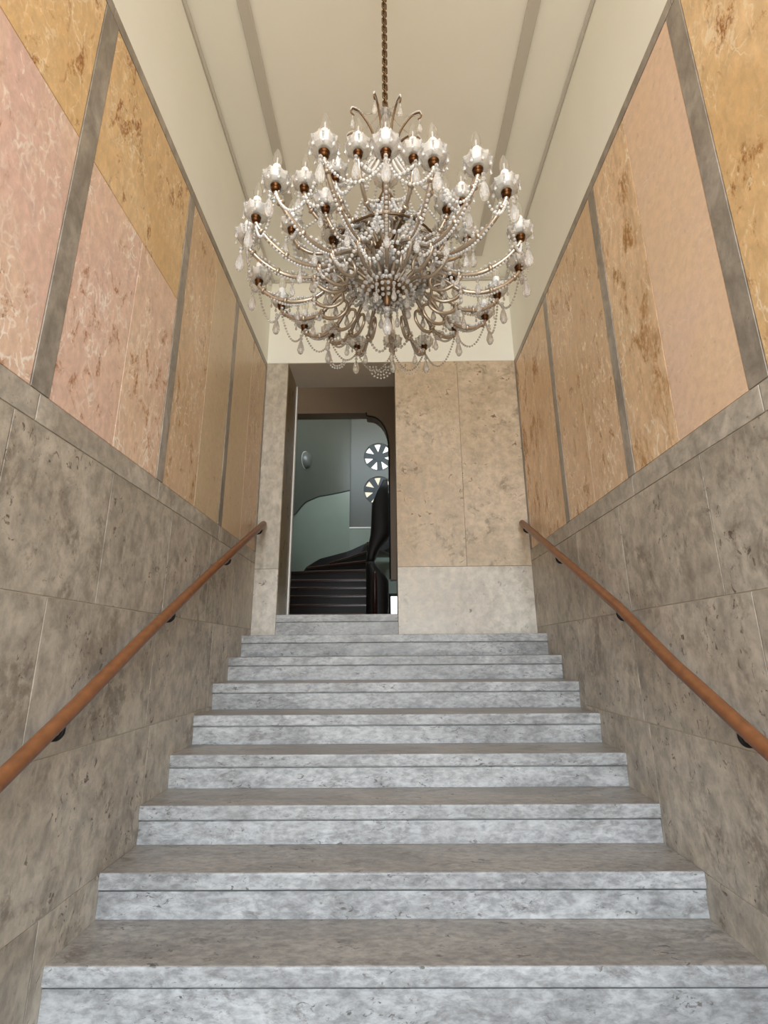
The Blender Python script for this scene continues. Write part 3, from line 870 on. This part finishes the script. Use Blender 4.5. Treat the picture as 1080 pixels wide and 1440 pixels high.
OUT = [(0, .53), (17, .52), (33, .55), (47, .56), (70, .54), (87, .54), (105, .50), (122, .54), (138, .49), (160, .55), (177, .50),
       (-163, .53), (-146, .50), (-131, .53), (-111, .51), (-93, .54), (-71, .56), (-59, .55), (-42, .555), (-20, .565)]
UPP = [(-86, .40), (-53, .39), (-35, .33), (-15, .38), (16, .36), (30, .36), (62, .34), (96, .35), (125, .36), (155, .36), (180, .36), (-150, .36), (-118, .36)]
INN = [(-46, .32), (-72, .23), (48, .31), (71, .25), (118, .33), (-125, .32), (178, .30)]
arms = {'outer': [], 'upper': [], 'inner': []}
for p_, r_ in OUT: arms['outer'].append((p_, *make_arm(p_, r_, 1.5 + random.uniform(-.006, .006), 'outer')))
for p_, r_ in UPP: arms['upper'].append((p_, *make_arm(p_, r_, 1.7 + random.uniform(-.006, .006), 'upper')))
for p_, r_ in INN: arms['inner'].append((p_, *make_arm(p_, r_, 1.61, 'inner')))

def garland(a, b, dip, r, mat, name='bead_garland', step=None):
    a, b = Vector(a), Vector(b)
    step = step or r * 2.25
    n = 40
    pts = [a.lerp(b, i / n) - Vector((0, 0, dip * (1 - (2 * i / n - 1) ** 2))) for i in range(n + 1)]
    bm = bmesh.new(); acc = step
    for i in range(n):
        seg = (pts[i + 1] - pts[i]).length; t = 0
        while acc + 1e-9 <= seg - t + 1e-9 and acc >= 0:
            t += acc; acc = step
            bead(bm, pts[i].lerp(pts[i + 1], min(1, t / seg)), r, 1)
        acc -= (seg - t)
    o = obj(name, bm, mat, CH, recentre=True)
    return o
def rim(lst, i, inset=.0, dz=-.03): 
    return lst[i][1] + Vector((0, 0, dz))
o = sorted(arms['outer'], key=lambda q: q[0]); u = sorted(arms['upper'], key=lambda q: q[0]); n_in = sorted(arms['inner'], key=lambda q: q[0])
for i in range(len(o)):
    j = (i + 1) % len(o)
    garland(o[i][1] + Vector((0, 0, -.02)), o[j][1] + Vector((0, 0, -.02)), random.uniform(.07, .13), .0056, M['dimbead'] if abs(o[i][0]) > 60 else M['bead'])
    # second strand further in on the arms, larger beads
    a = o[i][2][int(.52 * (len(o[i][2]) - 1))]; b = o[j][2][int(.52 * (len(o[j][2]) - 1))]
    garland(a, b, random.uniform(.05, .09), .0072, M['dimbead'] if abs(o[i][0]) > 120 else M['bead'])
for i in range(len(u)):
    j = (i + 1) % len(u)
    garland(u[i][1] + Vector((0, 0, -.025)), u[j][1] + Vector((0, 0, -.025)), random.uniform(.06, .10), .0085, M['bead'])
# from the upper stem down to the upper lights, and swags around the body
for i, q in enumerate(u):
    a = math.radians(q[0]) - PI / 2; d = Vector((math.cos(a), math.sin(a), 0))
    garland(d * .045 + Vector((0, 0, 2.14 - ZC)), q[1] + Vector((0, 0, -.02)), random.uniform(.05, .10), .0072, M['bead'])
for k in range(10):
    a0 = 2 * PI * k / 10 + .15; a1 = 2 * PI * (k + 1) / 10 + .15
    A = Vector((.215 * math.cos(a0), .215 * math.sin(a0), 1.60 - ZC)); B = Vector((.215 * math.cos(a1), .215 * math.sin(a1), 1.60 - ZC))
    garland(A, B, .075, .0092, M['bead'], 'hoop_swag'); garland(A, B, .125, .0088, M['bead'], 'hoop_swag')
for k in range(10):
    a0 = 2 * PI * k / 10 + .15; d = Vector((math.cos(a0), math.sin(a0), 0))
    garland(d * .05 + Vector((0, 0, 1.86 - ZC)), d * .215 + Vector((0, 0, 1.60 - ZC)), .04, .0088, M['bead'], 'hoop_strand')
for k in range(9):
    a0 = 2 * PI * k / 9 - .2; a1 = 2 * PI * (k + 1) / 9 - .2
    for R_, z_, dp in ((.13, 1.80, .09), (.16, 1.50, .06)):
        garland(Vector((R_ * math.cos(a0), R_ * math.sin(a0), z_ - ZC)), Vector((R_ * math.cos(a1), R_ * math.sin(a1), z_ - ZC)), dp, .0085, M['bead'], 'body_swag')
    d = Vector((math.cos(a0), math.sin(a0), 0))
    garland(d * .13 + Vector((0, 0, 1.80 - ZC)), d * .16 + Vector((0, 0, 1.50 - ZC)), .0, .0078, M['bead'], 'body_strand')
    garland(d * .04 + Vector((0, 0, 1.865 - ZC)), d * .13 + Vector((0, 0, 1.80 - ZC)), .01, .0078, M['bead'], 'body_strand')
    garland(d * .16 + Vector((0, 0, 1.50 - ZC)), d * .10 + Vector((0, 0, 1.41 - ZC)), .01, .0078, M['bead'], 'body_strand')
# hoop that carries the swags
bm = bmesh.new(); tube(bm, [cp(.215 * math.cos(2 * PI * k / 40), .215 * math.sin(2 * PI * k / 40), 1.60) for k in range(40)], .005, 6, closed=True)
for k in range(5):
    a = 2 * PI * k / 5; tube(bm, [cp(.03 * math.cos(a), .03 * math.sin(a), 1.62), cp(.215 * math.cos(a), .215 * math.sin(a), 1.60)], .004, 6)
obj('hoop', bm, M['bronze'], CH, smooth=True)
for k in range(10):
    a0 = 2 * PI * k / 10 + .15
    place('crystal_pendant', me_small, CH, cp(.215 * math.cos(a0), .215 * math.sin(a0), 1.595))
for k in range(8):
    a0 = 2 * PI * k / 8 + .3
    place('crystal_pendant', me_small, CH, cp(.09 * math.cos(a0), .09 * math.sin(a0), 1.395))
# bead fans hanging at the back, below the far lights
def fan(p, w, rows_, name='bead_fan'):
    bm = bmesh.new(); p = Vector(p)
    for r_ in range(rows_):
        ww = w * (1 - .28 * r_); n = 11 - 2 * r_
        for k in range(n):
            a = PI * k / (n - 1)
            bead(bm, p + Vector((ww * math.cos(a), 0, -ww * 1.15 * math.sin(a))), .0058)
    obj(name, bm, M['bead'], CH, recentre=True)
fan(cp(-.035, .52, 1.395), .055, 3); fan(cp(.11, .50, 1.40), .05, 1); fan(cp(-.25, .46, 1.40), .04, 2)
bm = bmesh.new()
for v in FAR: rim_drop(bm, v)
fo = obj('far_crystal_drops', bm, M['crystal'], CH); fo['kind'] = 'stuff'
# crown of curled leaves around the stem
for k in range(9):
    a = 2 * PI * (k + .35) / 9; d = Vector((math.cos(a), math.sin(a), 0))
    rr = random.uniform(.92, 1.08)
    keys = [d * .03 + cp(0, 0, 2.15), d * .055 + cp(0, 0, 2.20), d * .085 * rr + cp(0, 0, 2.26), d * .13 * rr + cp(0, 0, 2.30), d * .168 * rr + cp(0, 0, 2.298), d * .178 * rr + cp(0, 0, 2.272), d * .162 * rr + cp(0, 0, 2.262)]
    P = spline(keys, 5); bm = bmesh.new(); tube(bm, P, [.0055 - .002 * i / len(P) for i in range(len(P))], 7)
    lf = obj('crown_leaf', bm, M['bronze'], CH, smooth=True)
    bm = bmesh.new()
    for i in range(8, len(P) - 4): bead(bm, P[i] + Vector((0, 0, .009)), .0042)
    obj('bead_strand', bm, M['bead'], lf)
    place('leaf_drop', me_small, lf, P[-3])
    garland(d * .012 + cp(0, 0, 2.42), P[22], .03, .0036, M['dimbead'], 'crown_strand')
# top rosette of the stem
bm = bmesh.new(); lathe(bm, [(.004, 2.36), (.022, 2.375), (.028, 2.395), (.018, 2.415), (.004, 2.42)], 12, cp(0, 0, 0)); obj('crystal_knop', bm, M['crystal'], CH)

# chain
bm = bmesh.new(); lathe(bm, [(.07, ZC - .012), (.065, ZC - .03), (.03, ZC - .05), (.012, ZC - .055)], 24, cp(0, 0, 0)); canopy = obj('ceiling_rose', bm, M['bronze'], CH, smooth=True)
chain = bpy.data.objects.new('chain', None); COL.objects.link(chain); chain.parent = CH; chain.empty_display_size = .02
def link_mesh(rot):
    bm = bmesh.new(); pts = []
    L_, w = .030, .0105
    for k in range(16):
        a = 2 * PI * k / 16
        x = w * math.cos(a); z = w * math.sin(a) + (L_ - w if math.sin(a) > 0 else -(L_ - w) if math.sin(a) < 0 else 0)
        z = max(-L_, min(L_, z * .62))
        pts.append((x * math.cos(rot), x * math.sin(rot), z))
    tube(bm, pts, .0042, 6, closed=True); return mesh_of(bm, M['bronze'], True)
la_, lb_ = link_mesh(.35), link_mesh(.35 + PI / 2)
z = 2.452; k = 0
while z < ZC - .06:
    place('chain_link', la_ if k % 2 == 0 else lb_, chain, cp(0, 0, z)); z += .0275; k += 1

# ------------------------------------------------------------------ light
w = bpy.data.worlds.new('sky'); sc.world = w; w.use_nodes = True
nt = w.node_tree
for n in list(nt.nodes): nt.nodes.remove(n)
out = nt.nodes.new('ShaderNodeOutputWorld'); bg = nt.nodes.new('ShaderNodeBackground')
tc = nt.nodes.new('ShaderNodeTexCoord'); sp = nt.nodes.new('ShaderNodeSeparateXYZ'); rp = nt.nodes.new('ShaderNodeValToRGB')
nt.links.new(tc.outputs['Generated'], sp.inputs[0])
mr = nt.nodes.new('ShaderNodeMapRange'); mr.inputs['From Min'].default_value = -1; mr.inputs['From Max'].default_value = 1
nt.links.new(sp.outputs['Z'], mr.inputs['Value']); nt.links.new(mr.outputs[0], rp.inputs[0])
cr = rp.color_ramp
cr.elements[0].position = .0; cr.elements[0].color = (.34, .30, .25, 1)
cr.elements[1].position = 1.0; cr.elements[1].color = (.60, .78, 1.0, 1)
e = cr.elements.new(.47); e.color = (.46, .42, .36, 1)
e = cr.elements.new(.53); e.color = (.83, .915, 1.0, 1)
nt.links.new(rp.outputs[0], bg.inputs[0]); bg.inputs[1].default_value = 9.0
nt.links.new(bg.outputs[0], out.inputs[0])

def area(name, loc, rot, sx, sy, power, col, portal=False):
    l = bpy.data.lights.new(name, 'AREA'); l.shape = 'RECTANGLE'; l.size = sx; l.size_y = sy; l.energy = power; l.color = col
    if portal: l.cycles.is_portal = True
    o_ = bpy.data.objects.new(name, l); COL.objects.link(o_); o_.location = loc; o_.rotation_euler = rot; return o_
# the open entrance behind the camera lets the sky in
area('entrance_daylight', (cx, YB + .02, (ZF + ZC) / 2), (PI / 2, 0, 0), XR - XL, ZC - ZF, 0, (1, 1, 1), portal=True)
# unseen fill lights added to brighten the hall beyond and the stairwell
def point(name, loc, power, col, r=.12):
    l = bpy.data.lights.new(name, 'POINT'); l.energy = power; l.color = col; l.shadow_soft_size = r
    o_ = bpy.data.objects.new(name, l); COL.objects.link(o_); o_.location = loc; return o_
point('stairwell_fill', (1.2, 8.3, 4.6), 9, (1.0, .96, .84), .25)
point('hall_fill', (-1.6, 6.0, 3.9), 6, (1.0, .86, .68), .15)

# ------------------------------------------------------------------ camera
cam = bpy.data.cameras.new('camera'); co = bpy.data.objects.new('camera', cam); COL.objects.link(co)
rt = Vector((0.999905, 0.011789, -0.007076)); up = Vector((0.009972, -0.267502, 0.963506)); fw = Vector((-0.009466, 0.963485, 0.267594))
co.matrix_world = Matrix(((rt.x, up.x, -fw.x, 0), (rt.y, up.y, -fw.y, 0), (rt.z, up.z, -fw.z, 0), (0, 0, 0, 1)))
cam.sensor_fit = 'VERTICAL'; cam.sensor_height = 24; cam.sensor_width = 18
cam.lens = 24 * 708.31 / 1440; cam.clip_start = .02
sc.camera = co

sc.view_settings.view_transform = 'Standard'; sc.view_settings.look = 'None'
sc.view_settings.gamma = 1; sc.view_settings.use_curve_mapping = False
sc.view_settings.exposure = 0.42
sc.cycles.max_bounces = 14; sc.cycles.diffuse_bounces = 6; sc.cycles.glossy_bounces = 5
sc.cycles.transmission_bounces = 8; sc.cycles.transparent_max_bounces = 12
sc.cycles.caustics_reflective = False; sc.cycles.caustics_refractive = False
sc.cycles.sample_clamp_indirect = 6.0
sc.cycles.use_denoising = True
